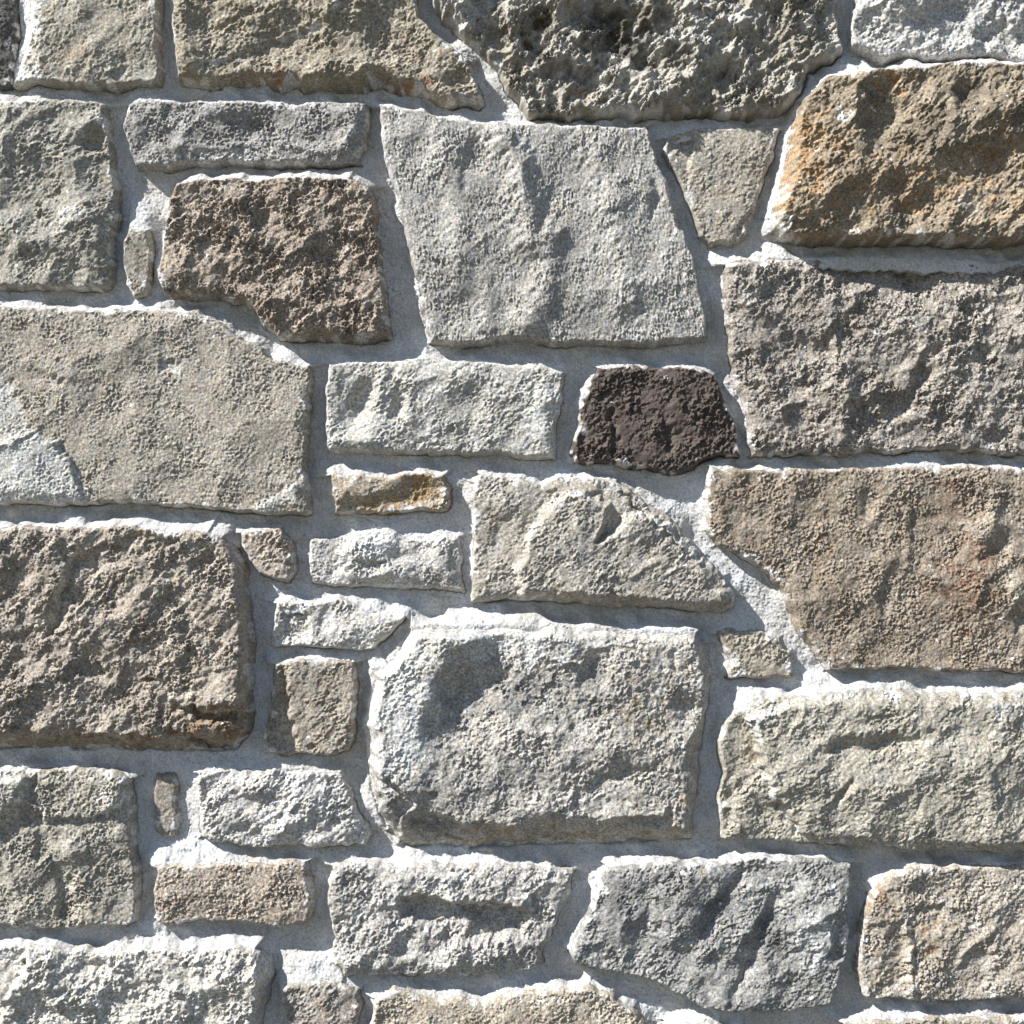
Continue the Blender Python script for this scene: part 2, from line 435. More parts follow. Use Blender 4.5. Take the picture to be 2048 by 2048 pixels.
S("ochre and dark brown stone with an orange left end",
  [(1598, 206), (1640, 170), (1700, 151), (1790, 147), (1856, 138), (1940, 136), (2060, 133), (2284, 130), (2284, 492), (2060, 478), (2010, 490), (1990, 488), (1850, 482), (1760, 485), (1640, 478), (1560, 478), (1545, 466), (1538, 437), (1557, 380), (1574, 300), (1584, 240)],
  H=64, cols=((150, 133, 104), (134, 116, 88), (102, 85, 62)), grain=1.35, coarse=2.2, lump=5, terr=4, rag=4, bev=(34, 9, 12, 14),
  F=[('g', 1925, 200, 26, 30, 0.2, -12), ('p', [(1700, 180), (1790, 170), (1780, 260), (1700, 270)], -4, 5), ('g', 1800, 430, 20, 20, 0, -7), ('g', 1640, 400, 60, 50, 0, 4),
     ('r', [(1705, 180), (1700, 220), (1690, 250)], 5, 4), ('g', 1800, 340, 30, 40, 0.3, -5)],
  T=[('rust', 1600, 330, 50, 120, 0.15, 0.75), ('rust', 1700, 400, 120, 60, 0, 0.5), ('rust', 1780, 350, 80, 60, 0, 0.4), ('rust', 1780, 185, 40, 16, 0, 0.8), ('dark', 1930, 200, 50, 40, 0, 0.55),
     ('dark', 1860, 280, 90, 50, 0, 0.45), ('pale', 1555, 440, 16, 30, 0, 0.9), ('pale', 1670, 240, 6, 14, 0.2, 1.2), ('pale', 1900, 420, 90, 20, 0.2, 0.35), ('dark', 2040, 180, 40, 40, 0, 0.4), ('rust', 1950, 330, 80, 60, 0, 0.5), ('rust', 1850, 400, 130, 60, 0, 0.5), ('rust', 1990, 420, 70, 50, 0, 0.5), ('rust', 1680, 300, 60, 60, 0, 0.4)],
  rust=(172, 126, 72), dark=(74, 68, 58))

# ---- third row
S("large rough purple-grey stone with a hollowed top",
  [(1444, 528), (1470, 517), (1520, 519), (1600, 518), (1680, 515), (1800, 520), (1900, 524), (2048, 526), (2284, 526), (2284, 906), (2048, 904), (1950, 898), (1850, 897), (1760, 902), (1660, 908), (1560, 908), (1503, 905), (1496, 830), (1478, 780), (1462, 720), (1452, 640), (1447, 570)],
  H=30, cols=((152, 143, 131), (137, 127, 115), (111, 101, 89)), tex=3, grain=2.1, coarse=3.0, lump=4, rag=5, bev=(20, 9, 24, 12),
  F=[('p', [(1590, 490), (2060, 490), (2010, 530), (1930, 565), (1850, 590), (1790, 572), (1740, 560), (1680, 575), (1640, 545)], -22, 26), ('g', 1770, 548, 26, 18, 0, 7),
     ('g', 1610, 700, 70, 26, 0.2, -9), ('g', 1840, 750, 14, 60, 0.5, -12), ('g', 1790, 820, 30, 20, -0.6, -10), ('g', 1700, 730, 70, 60, 0, 3), ('g', 1970, 720, 20, 30, 0, -9), ('g', 1990, 880, 30, 20, 0, -8), ('g', 1520, 560, 40, 20, -0.6, 6), ('g', 1640, 870, 40, 14, 0, -5)],
  T=[('pale', 1520, 570, 50, 26, -0.4, 0.4), ('rust', 1850, 870, 40, 20, 0, 0.2), ('dark', 1600, 700, 60, 20, 0.1, 0.3), ('dark', 1460, 690, 12, 50, 0, 0.4)], speck=1.2)
S("large smooth olive-tan stone with a pale blue chip at its left edge",
  [(-160, 612), (0, 614), (100, 618), (200, 622), (330, 620), (395, 621), (430, 640), (470, 668), (510, 692), (545, 722), (580, 726), (617, 734), (621, 760), (612, 840), (609, 920), (614, 1000), (618, 1026), (560, 1028), (470, 1022), (400, 1012), (300, 1005), (180, 1004), (120, 1010), (60, 1003), (-160, 1003)],
  H=32, cols=((156, 148, 132), (148, 139, 122), (137, 128, 111)), tex=0, grain=0.85, coarse=0.5, lump=1.6, bev=(9, 9, 9, 9),
  F=[('p', [(-170, 730), (10, 738), (40, 790), (62, 850), (90, 880), (-170, 900)], -5, 12), ('p', [(-170, 905), (10, 890), (60, 866), (110, 880), (150, 930), (178, 1005), (-170, 1005)], 7, 6), ('p', [(500, 1024), (570, 985), (612, 960), (640, 1040)], 4, 5),
     ('g', 120, 745, 60, 26, 0.5, 4), ('g', 340, 735, 16, 10, 0, -5), ('g', 110, 760, 50, 12, 0.2, -4), ('r', [(0, 895), (40, 880), (70, 862)], 7, 7)],
  T=[('pale', [(-170, 905), (10, 890), (60, 866), (110, 880), (150, 930), (178, 1005), (-170, 1005)], 0.85, 8), ('pale', [(-170, 735), (10, 738), (40, 790), (62, 850), (60, 866), (10, 890), (-170, 905)], 0.6, 12), ('rust', 240, 780, 30, 20, 0, 0.25), ('rust', 60, 670, 90, 40, 0, 0.25), ('pale', 560, 1000, 40, 16, -0.4, 0.6), ('pale', 105, 748, 16, 10, 0, 0.7),
     ('pale', 350, 740, 16, 8, -0.5, 0.6), ('rust', 370, 760, 30, 30, 0, 0.25)], pale=(176, 176, 171), rust=(142, 104, 72))
S("pale grey block with two shallow dents on its left half",
  [(657, 728), (740, 724), (800, 718), (850, 715), (900, 721), (960, 724), (1030, 730), (1090, 735), (1125, 743), (1120, 790), (1112, 850), (1108, 914), (1060, 916), (1000, 905), (950, 910), (900, 905), (800, 904), (700, 903), (661, 900), (655, 860), (656, 790)],
  H=26, cols=((170, 170, 163), (158, 157, 149), (142, 140, 130)), grain=1.1, coarse=1.6, lump=3, bev=(7, 12, 9, 11),
  F=[('g', 715, 815, 24, 44, 0.4, -12), ('g', 800, 810, 14, 40, 0.3, -9), ('g', 760, 790, 14, 50, 0.2, 6), ('g', 1075, 850, 40, 40, 0.3, 6), ('g', 1085, 790, 14, 30, 0.2, 5), ('g', 950, 790, 60, 30, -0.4, -3), ('g', 790, 745, 10, 12, 0, -6)],
  T=[('pale', 1075, 820, 36, 70, 0, 0.5)])
S("small dark purplish-brown stone, darkest in the wall",
  [(1194, 736), (1240, 731), (1320, 735), (1400, 739), (1430, 746), (1440, 770), (1450, 810), (1466, 840), (1474, 870), (1477, 908), (1440, 912), (1402, 921), (1385, 934), (1340, 944), (1290, 934), (1200, 922), (1150, 920), (1144, 905), (1155, 860), (1160, 815), (1175, 780), (1185, 755)],
  H=26, cols=((92, 76, 66), (82, 67, 58), (62, 50, 43)), tex=1, grain=1.9, coarse=1.8, lump=1.5, speck=0.7, bev=(10, 9, 9, 9),
  F=[('r', [(1225, 830), (1232, 870), (1222, 910)], 7, -7), ('r', [(1330, 850), (1345, 900)], 8, -5), ('p', [(1140, 880), (1170, 870), (1172, 930), (1140, 930)], -6, 4)], dark=(46, 40, 38), pale=(120, 108, 100))
S("small brown chip stone with a smooth ochre lower face",
  [(664, 952), (720, 952), (770, 957), (800, 948), (850, 945), (884, 950), (900, 975), (899, 1010), (890, 1018), (820, 1022), (740, 1024), (672, 1024), (667, 990)],
  H=26, cols=((160, 144, 120), (146, 128, 102), (122, 104, 80)), grain=1.3, coarse=2, lump=2, bev=(8, 14, 7, 7),
  F=[('p', [(672, 1022), (760, 1000), (800, 975), (830, 955), (910, 940), (910, 1040), (672, 1040)], -10, 22)],
  T=[('rust', 830, 985, 50, 26, -0.5, 0.9), ('rust', 780, 1010, 70, 12, 0, 0.8)], rust=(164, 124, 62))
S("tan stone with a raised broken flake across its middle",
  [(960, 950), (1000, 952), (1040, 958), (1085, 975), (1110, 958), (1130, 956), (1190, 955), (1230, 962), (1280, 996), (1330, 1030), (1362, 1062), (1410, 1115), (1450, 1158), (1468, 1190), (1462, 1210), (1440, 1223), (1360, 1218), (1240, 1213), (1160, 1206), (1100, 1198), (1020, 1201), (945, 1204), (944, 1150), (948, 1080), (947, 1010), (950, 970)],
  H=24, cols=((160, 154, 142), (150, 143, 129), (130, 121, 106)), grain=1.1, coarse=1.2, lump=2, bev=(8, 12, 9, 22),
  F=[('p', [(1045, 1190), (1028, 1140), (1050, 1095), (1066, 1060), (1085, 1025), (1120, 992), (1160, 985), (1195, 1005), (1215, 1020), (1205, 1050), (1190, 1085), (1220, 1070), (1250, 1035), (1300, 1030), (1340, 1060), (1400, 1120), (1480, 1180), (1480, 1220), (1045, 1215)], 19, 8), ('r', [(1240, 986), (1300, 1040), (1350, 1085), (1385, 1118)], 4, -8),
     ('g', 1185, 1045, 20, 34, 0.3, -6), ('g', 1000, 1000, 26, 30, 0.2, 5), ('g', 1010, 1060, 26, 40, 0.2, -6), ('g', 1270, 1060, 30, 26, 0.5, 6), ('g', 1425, 1165, 20, 20, 0, -7), ('p', [(1090, 975), (1115, 955), (1200, 952), (1200, 985), (1110, 990)], 5, 4), ('r', [(1200, 1150), (1260, 1150), (1310, 1120)], 6, 3)],
  T=[('rust', 1000, 1060, 40, 50, 0, 0.25), ('rust', 1280, 1200, 160, 10, 0.1, 0.4), ('pale', 1250, 1060, 40, 26, 0.6, 0.3)], rust=(150, 116, 70))
S("large brown stone flecked with rust, slanting at its lower left",
  [(1421, 936), (1480, 939), (1600, 942), (1700, 937), (1850, 936), (1930, 931), (2048, 940), (2284, 940), (2284, 1346), (2048, 1343), (1960, 1340), (1800, 1335), (1660, 1338), (1640, 1318), (1602, 1262), (1572, 1192), (1540, 1142), (1490, 1116), (1442, 1090), (1418, 1060), (1412, 1000)],
  H=30, cols=((150, 134, 112), (140, 122, 98), (118, 100, 78)), grain=1.3, coarse=1.5, lump=3, bev=(9, 9, 9, 9),
  F=[('g', 1690, 990, 40, 40, 0, 6), ('g', 1735, 1005, 18, 26, 0.3, -6), ('g', 1965, 1060, 36, 50, 0.2, 10), ('g', 1990, 1095, 20, 30, 0, -9), ('g', 2030, 1180, 26, 40, 0, 9), ('g', 2040, 1240, 24, 18, 0, -9), ('g', 1810, 1060, 10, 60, 0, 4), ('g', 1700, 1180, 80, 60, 0.3, 2), ('g', 1770, 1200, 14, 50, 0.1, -4)],
  T=[('rust', 1920, 1170, 80, 130, 0.1, 0.62), ('rust', 1900, 1000, 60, 70, 0, 0.5), ('rust', 1650, 1090, 30, 60, 0.2, 0.45), ('pale', 1970, 1050, 36, 40, 0, 0.6), ('pale', 2030, 1180, 30, 50, 0, 0.7), ('pale', 1700, 980, 40, 30, 0, 0.4), ('rust', 1480, 1000, 60, 40, 0, 0.25), ('pale', 1800, 1160, 20, 70, 0.1, 0.3)],
  rust=(136, 98, 70), pale=(170, 162, 146))

# ---- fourth row
S("big bulging brown stone with a deep brown underside",
  [(-160, 1050), (0, 1052), (100, 1053), (200, 1052), (280, 1054), (350, 1060), (420, 1064), (450, 1076), (470, 1100), (485, 1135), (491, 1180), (498, 1240), (500, 1300), (501, 1400), (496, 1460), (482, 1480), (466, 1501), (380, 1503), (250, 1500), (100, 1498), (-160, 1497)],
  H=48, cols=((160, 147, 130), (145, 131, 114), (118, 105, 90)), grain=2.2, coarse=2.6, lump=3, terr=2, rag=4, tex=3, bev=(9, 34, 10, 66),
  F=[('p', [(105, 1270), (120, 1200), (160, 1120), (215, 1082), (300, 1062), (360, 1080), (300, 1115), (210, 1140), (160, 1210), (115, 1265)], -9, 8), ('p', [(-170, 1040), (200, 1040), (140, 1140), (120, 1230), (60, 1262), (-170, 1270)], 5, 8),
     ('p', [(352, 1385), (520, 1380), (520, 1418), (380, 1416)], 5, 5), ('g', 190, 1340, 40, 14, 0.3, -10), ('g', 420, 1120, 24, 14, -0.6, -8), ('g', 350, 1300, 20, 70, 0, 5), ('g', 420, 1250, 40, 60, 0, -4), ('p', [(370, 1412), (500, 1408), (500, 1440), (400, 1440)], -12, 6)],
  T=[('rust', 420, 1440, 80, 30, 0, 0.85), ('rust', 220, 1475, 240, 18, 0, 0.6), ('pale', 340, 1230, 20, 90, 0, 0.45), ('pale', 60, 1200, 40, 20, 0, 0.5), ('rust', 230, 1060, 50, 14, 0, 0.5), ('rust', 210, 1300, 40, 20, 0, 0.2), ('pale', 440, 1370, 50, 20, 0, 0.4), ('dark', 440, 1495, 60, 10, 0, 0.7), ('rust', 40, 1060, 60, 10, 0, 0.3), ('rust', 490, 1400, 12, 60, 0, 0.4)],  # underside tinted browner, darkest along its lower right edge
  rust=(128, 94, 54), pale=(184, 176, 158), dark=(50, 42, 34))
S("tiny pinkish-tan stone tucked behind the bulging brown one",
  [(484, 1068), (520, 1060), (562, 1063), (580, 1080), (588, 1110), (584, 1146), (574, 1166), (545, 1157), (518, 1146), (498, 1118), (484, 1092)],
  H=27, cols=((168, 152, 134), (156, 138, 120), (130, 110, 92)), grain=1.5, coarse=1.6, lump=1, bev=(7, 12, 7, 10), T=[('rust', 545, 1150, 20, 8, 0.3, 0.5)])
S("low pale stone with a white peak rising at its centre",
  [(622, 1080), (660, 1075), (700, 1070), (714, 1061), (770, 1062), (800, 1075), (850, 1078), (915, 1078), (920, 1110), (916, 1155), (924, 1182), (880, 1176), (800, 1176), (720, 1173), (660, 1171), (624, 1166), (617, 1130)],
  H=12, cols=((172, 171, 168), (160, 158, 154), (146, 143, 138)), grain=1.3, coarse=2.0, lump=2.5, bev=(9, 12, 9, 12),
  F=[('p', [(672, 1180), (690, 1110), (712, 1064), (768, 1062), (815, 1085), (826, 1110), (822, 1170), (740, 1178)], 13, 22), ('g', 740, 1130, 26, 8, 0.2, -9), ('g', 800, 1110, 24, 18, 0, -7), ('g', 760, 1150, 26, 8, 0, 5), ('g', 870, 1120, 34, 26, 0, 4)],
  T=[('pale', 745, 1090, 50, 26, 0, 0.7)], pale=(206, 206, 202))
S("small whitish lozenge stone with a shaded left end",
  [(556, 1206), (600, 1205), (650, 1206), (676, 1198), (690, 1202), (720, 1216), (760, 1229), (803, 1235), (792, 1255), (765, 1280), (746, 1299), (680, 1296), (600, 1292), (548, 1291), (544, 1262), (550, 1230)],
  H=26, cols=((184, 183, 178), (172, 170, 164), (152, 149, 142)), grain=1.5, coarse=1.6, lump=2, bev=(9, 12, 9, 9),
  F=[('p', [(540, 1195), (585, 1195), (612, 1235), (622, 1300), (540, 1300)], -11, 7), ('g', 655, 1240, 20, 30, 0.3, -6), ('g', 590, 1206, 24, 6, 0.5, 6)])
S("small squarish tan stone with a sunken left side",
  [(547, 1332), (580, 1322), (650, 1319), (706, 1326), (709, 1370), (708, 1420), (705, 1470), (695, 1504), (660, 1510), (600, 1505), (560, 1511), (530, 1506), (534, 1460), (540, 1400), (545, 1360)],
  H=27, cols=((154, 144, 126), (146, 134, 115), (126, 113, 94)), grain=1.2, coarse=1.2, lump=1.5, bev=(9, 10, 8, 10),
  F=[('p', [(520, 1320), (571, 1318), (578, 1400), (590, 1470), (596, 1520), (520, 1520)], -12, 7), ('g', 625, 1490, 9, 6, 0, -9)],
  T=[('rust', 670, 1345, 30, 16, 0, 0.3), ('dark', 550, 1420, 22, 100, 0, 0.25)])  # dark tint paints shade over the sunken left side
S("largest boulder-like pale stone at the centre with blue-grey hollow and ochre stains",
  [(800, 1292), (818, 1252), (880, 1249), (960, 1246), (1080, 1251), (1180, 1255), (1260, 1258), (1398, 1262), (1412, 1290), (1425, 1350), (1420, 1400), (1412, 1440), (1402, 1500), (1392, 1600), (1380, 1685), (1280, 1688), (1180, 1690), (1060, 1692), (940, 1697), (850, 1698), (822, 1696), (795, 1690), (772, 1665), (760, 1630), (750, 1590), (735, 1540), (730, 1450), (738, 1400), (744, 1360), (742, 1340), (775, 1325)],
  H=40, cols=((172, 168, 158), (155, 151, 142), (122, 118, 110)), tex=1, grain=1.3, coarse=1.5, lump=2.6, terr=1.5, rag=4, bev=(42, 40, 34, 90),
  F=[('p', [(700, 1240), (900, 1240), (960, 1270), (935, 1330), (885, 1370), (872, 1470), (850, 1560), (800, 1640), (700, 1640)], 12, 36),
     ('g', 1080, 1460, 330, 230, 0, 9), ('g', 940, 1385, 62, 120, 0.6, -20), ('g', 1040, 1400, 60, 40, -0.4, -6), ('g', 850, 1660, 90, 40, 0, -8), ('g', 1010, 1370, 60, 34, 0, -4), ('g', 1190, 1340, 30, 36, 0.4, -10), ('g', 1160, 1420, 40, 40, 0.2, -6), ('g', 1260, 1350, 70, 60, 0, 7), ('g', 1060, 1500, 120, 60, 0.1, 5), ('g', 1380, 1420, 30, 30, 0, -8),
     ('g', 1290, 1610, 50, 50, 0.2, 8), ('g', 1230, 1500, 60, 26, -0.4, 5), ('g', 1000, 1620, 90, 30, 0, 4), ('p', [(748, 1550), (775, 1548), (832, 1600), (800, 1650), (790, 1690), (752, 1640)], -12, 4), ('g', 880, 1660, 60, 24, 0, -9), ('r', [(1175, 1287), (1240, 1285), (1290, 1292)], 5, 3),
     ('r', [(1340, 1300), (1352, 1340)], 6, -6), ('r', [(1080, 1310), (1160, 1322)], 4, 2.5), ('g', 1250, 1545, 70, 14, -0.3, -6), ('p', [(1255, 1628), (1340, 1620), (1340, 1640), (1250, 1645)], -8, 4)],
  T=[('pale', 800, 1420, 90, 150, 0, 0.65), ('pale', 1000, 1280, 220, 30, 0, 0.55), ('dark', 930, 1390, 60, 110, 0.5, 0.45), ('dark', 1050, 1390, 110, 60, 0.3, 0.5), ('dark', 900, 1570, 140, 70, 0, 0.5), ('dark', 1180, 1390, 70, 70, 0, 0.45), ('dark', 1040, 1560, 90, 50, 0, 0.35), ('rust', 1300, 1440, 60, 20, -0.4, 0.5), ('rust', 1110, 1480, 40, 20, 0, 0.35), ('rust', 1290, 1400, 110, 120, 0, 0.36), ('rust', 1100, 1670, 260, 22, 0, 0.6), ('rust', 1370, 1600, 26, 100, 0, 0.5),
     ('dark', 870, 1660, 70, 26, 0, 0.6), ('dark', 920, 1570, 90, 50, 0.3, 0.3), ('dark', 1200, 1400, 60, 40, 0, 0.25), ('dark', 775, 1600, 16, 40, 0.3, 0.6)],  # blue-grey mottles; dark tints also paint shade into hollow and underside
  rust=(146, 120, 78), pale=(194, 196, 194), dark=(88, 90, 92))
S("small tan corner stone beside the central boulder",
  [(1440, 1269), (1464, 1259), (1520, 1266), (1558, 1278), (1580, 1310), (1588, 1350), (1540, 1358), (1460, 1356), (1464, 1322), (1450, 1300)],
  H=18, cols=((160, 150, 132), (150, 138, 118), (130, 118, 98)), grain=1.1, coarse=1.2, lump=1, bev=(7, 8, 7, 9), F=[('r', [(1520, 1262), (1512, 1310)], 5, 3)])
S("wide grey-olive stone with a cracked left corner and shallow scars",
  [(1480, 1418), (1520, 1397), (1560, 1391), (1640, 1385), (1720, 1380), (1800, 1382), (1900, 1387), (1980, 1388), (2048, 1382), (2284, 1380), (2284, 1706), (2048, 1701), (1960, 1698), (1820, 1697), (1780, 1688), (1640, 1686), (1520, 1678), (1442, 1672), (1438, 1620), (1446, 1550), (1436, 1480), (1452, 1440)],
  H=32, cols=((160, 155, 138), (150, 144, 126), (136, 128, 110)), grain=0.95, coarse=1.1, lump=3, terr=2, bev=(9, 9, 9, 9),
  F=[('p', [(1420, 1400), (1488, 1400), (1498, 1450), (1510, 1500), (1530, 1540), (1480, 1590), (1454, 1612), (1470, 1640), (1420, 1690)], -11, 6), ('p', [(1500, 1430), (1600, 1395), (2300, 1370), (2300, 1720), (1620, 1690), (1560, 1620), (1530, 1545)], 13, 6),
     ('g', 1665, 1487, 45, 10, -0.25, -10), ('g', 1790, 1480, 90, 16, -0.15, -9), ('g', 1680, 1580, 36, 9, -0.9, -9), ('r', [(1556, 1612), (1590, 1655), (1628, 1690)], 7, -14), ('r', [(1600, 1398), (1598, 1430), (1580, 1460)], 4, 2.5), ('r', [(1800, 1580), (1822, 1622), (1832, 1585)], 5, -3), ('g', 1700, 1465, 60, 14, -0.2, 4), ('r', [(2048, 1470), (2000, 1490), (1985, 1515)], 5, 3), ('g', 1840, 1410, 10, 26, 0, -4), ('g', 1595, 1590, 30, 16, 0, -4)],
  T=[('pale', 2010, 1420, 50, 30, 0, 0.5), ('rust', 1920, 1610, 120, 50, 0, 0.15), ('rust', 1480, 1500, 26, 100, 0, 0.25), ('pale', 1510, 1410, 26, 14, -0.5, 0.6)], pale=(182, 182, 180), rust=(150, 124, 80))

# ---- fifth row
S("grey-tan block with stepped breaks at the left edge",
  [(-160, 1546), (8, 1541), (60, 1536), (150, 1538), (230, 1545), (254, 1558), (262, 1600), (265, 1700), (270, 1800), (271, 1845), (250, 1851), (150, 1858), (60, 1852), (-160, 1848)],
  H=26, cols=((156, 151, 136), (144, 138, 122), (128, 121, 104)), grain=1.5, coarse=1.8, lump=3, rag=4, bev=(9, 10, 9, 9),
  F=[('p', [(68, 1530), (260, 1530), (250, 1600), (215, 1625), (130, 1630), (95, 1632)], 8, 4), ('p', [(-170, 1530), (66, 1540), (40, 1600), (-10, 1640), (-170, 1660)], 10, 12), ('g', 66, 1640, 26, 22, 0, -9), ('g', 85, 1690, 14, 40, 0, -7), ('g', 130, 1800, 16, 50, 0, -9), ('g', 70, 1800, 26, 60, 0.1, 4), ('g', 150, 1700, 26, 18, 0, 5), ('g', 225, 1610, 26, 30, 0.3, 5)],
  T=[('rust', 150, 1560, 60, 16, 0, 0.3), ('pale', 20, 1570, 40, 40, 0, 0.5), ('rust', 180, 1820, 60, 20, 0, 0.25), ('pale', 215, 1600, 30, 26, 0, 0.4)], rust=(148, 122, 80))
S("tiny upright brown chip bedded alone in mortar",
  [(308, 1556), (340, 1552), (346, 1590), (344, 1650), (346, 1674), (325, 1680), (306, 1668), (303, 1600)], H=5, cols=((150, 140, 124), (138, 128, 112), (118, 108, 94)), grain=0.8, lump=0.5, rag=3, flush=True)
S("whitish rough stone with a shaded top edge",
  [(394, 1549), (450, 1541), (520, 1538), (600, 1538), (680, 1546), (696, 1580), (705, 1610), (722, 1640), (736, 1664), (728, 1690), (650, 1694), (560, 1693), (460, 1690), (405, 1682), (394, 1640), (391, 1590)],
  H=22, cols=((182, 182, 180), (170, 169, 165), (150, 148, 144)), grain=1.5, coarse=2.4, lump=4, rag=5, bev=(18, 12, 20, 12),
  F=[('g', 515, 1570, 50, 22, 0, 10), ('p', [(540, 1530), (700, 1530), (700, 1572), (620, 1572), (550, 1560)], -9, 9), ('p', [(380, 1530), (490, 1530), (440, 1570), (410, 1600), (395, 1640), (380, 1640)], -10, 7), ('g', 500, 1660, 60, 20, 0.1, -8), ('g', 600, 1600, 60, 30, 0.2, 4), ('g', 620, 1660, 30, 18, 0, -6), ('g', 700, 1660, 26, 22, 0, 6)],
  T=[('rust', 490, 1680, 60, 8, 0, 0.2), ('dark', 430, 1550, 40, 20, 0, 0.25)], dark=(112, 114, 118))
S("small sandy-pink brick-shaped stone",
  [(314, 1737), (328, 1728), (420, 1726), (520, 1729), (548, 1733), (570, 1723), (608, 1729), (618, 1760), (621, 1810), (615, 1846), (560, 1852), (480, 1842), (400, 1840), (330, 1848), (312, 1841), (307, 1790)],
  H=28, cols=((168, 152, 132), (154, 137, 117), (132, 114, 94)), grain=1.35, coarse=1.1, lump=1.2, bev=(10, 12, 9, 9), speck=1.2)
S("grey stone with a long shaded cavity across its face",
  [(668, 1738), (700, 1722), (740, 1722), (800, 1731), (900, 1728), (1000, 1728), (1100, 1735), (1148, 1746), (1140, 1780), (1112, 1840), (1095, 1890), (1080, 1926), (1040, 1945), (950, 1950), (860, 1948), (780, 1950), (690, 1951), (672, 1930), (667, 1860), (656, 1790), (664, 1760)],
  H=26, cols=((166, 164, 160), (152, 149, 143), (132, 128, 122)), grain=1.6, coarse=2.6, lump=4, rag=5, bev=(9, 20, 10, 12),
  F=[('p', [(808, 1800), (900, 1800), (1010, 1815), (1060, 1830), (1045, 1860), (970, 1882), (890, 1875), (860, 1850), (815, 1830)], -20, 12), ('p', [(640, 1715), (800, 1725), (960, 1755), (1060, 1790), (1060, 1815), (900, 1800), (800, 1795), (640, 1850)], 5, 9), ('g', 700, 1760, 30, 22, 0.2, -6), ('g', 1060, 1740, 60, 16, 0.1, -8), ('g', 900, 1920, 120, 20, 0, 5), ('g', 800, 1890, 26, 24, 0, -5)],
  T=[('pale', 900, 1780, 120, 20, 0.2, 0.45), ('pale', 860, 1910, 160, 24, 0, 0.4), ('dark', 710, 1760, 40, 30, 0, 0.35), ('rust', 960, 1830, 90, 14, 0, 0.25), ('dark', 1060, 1900, 26, 26, 0, 0.3)], dark=(104, 102, 102))
S("dark blue-grey stone with diagonal dark furrows",
  [(1215, 1737), (1280, 1726), (1360, 1725), (1420, 1722), (1500, 1716), (1600, 1712), (1660, 1718), (1702, 1729), (1700, 1770), (1694, 1830), (1690, 1900), (1674, 1970), (1660, 2010), (1560, 2020), (1460, 2022), (1410, 2018), (1370, 1990), (1310, 1960), (1230, 1940), (1150, 1928), (1138, 1912), (1165, 1860), (1186, 1800), (1198, 1770)],
  H=34, cols=((148, 149, 146), (128, 129, 127), (98, 99, 99)), grain=1.35, coarse=2.2, lump=4, rag=4, bev=(12, 10, 10, 10),
  F=[('r', [(1480, 1760), (1440, 1810), (1400, 1870)], 16, -9), ('r', [(1560, 1790), (1530, 1850), (1500, 1920)], 18, -9), ('r', [(1300, 1780), (1290, 1860), (1270, 1900)], 18, -6), ('g', 1350, 1840, 30, 80, 0.3, 5), ('g', 1620, 1830, 40, 80, 0.2, 4), ('g', 1240, 1790, 40, 60, 0.3, 2), ('r', [(1458, 2010), (1470, 1970), (1490, 1930)], 8, -6), ('g', 1350, 1745, 16, 14, 0, -7), ('g', 1660, 1905, 20, 20, 0, -7), ('g', 1480, 1870, 20, 50, 0.4, 5)],
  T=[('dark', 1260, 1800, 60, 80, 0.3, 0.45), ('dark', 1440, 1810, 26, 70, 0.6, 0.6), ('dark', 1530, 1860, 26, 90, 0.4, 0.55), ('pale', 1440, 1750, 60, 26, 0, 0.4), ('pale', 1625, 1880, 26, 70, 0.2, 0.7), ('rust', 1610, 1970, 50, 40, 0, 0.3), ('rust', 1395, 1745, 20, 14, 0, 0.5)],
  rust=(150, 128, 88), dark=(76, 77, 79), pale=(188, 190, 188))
S("tan stone with a golden brown face and pale vertical seam",
  [(1742, 1792), (1780, 1746), (1830, 1729), (1900, 1727), (1980, 1731), (2048, 1728), (2284, 1728), (2284, 1990), (2048, 1995), (1960, 1996), (1840, 2002), (1735, 1992), (1716, 1950), (1714, 1900), (1725, 1840)],
  H=32, cols=((162, 153, 138), (150, 138, 120), (128, 114, 96)), grain=1.25, coarse=2.0, lump=3.5, terr=2, bev=(16, 9, 14, 10),
  F=[('r', [(1812, 1850), (1816, 1900), (1815, 1960), (1818, 1995)], 7, 6), ('r', [(1825, 1800), (1880, 1800), (1920, 1815)], 6, 4), ('r', [(1980, 1850), (1940, 1880), (1910, 1925)], 6, 5), ('p', [(1716, 1850), (1800, 1835), (1810, 1995), (1700, 2000)], -5, 6), ('g', 2020, 1880, 60, 26, -0.2, 5), ('g', 1860, 1860, 40, 60, 0, -3)],
  T=[('rust', 1850, 1870, 60, 70, 0, 0.5), ('rust', 1770, 1800, 50, 30, -0.5, 0.5), ('pale', 1816, 1930, 8, 60, 0, 0.6), ('pale', 1990, 1780, 90, 40, 0, 0.35), ('rust', 1760, 1930, 30, 50, 0, 0.3)], rust=(148, 112, 68), pale=(188, 182, 168))

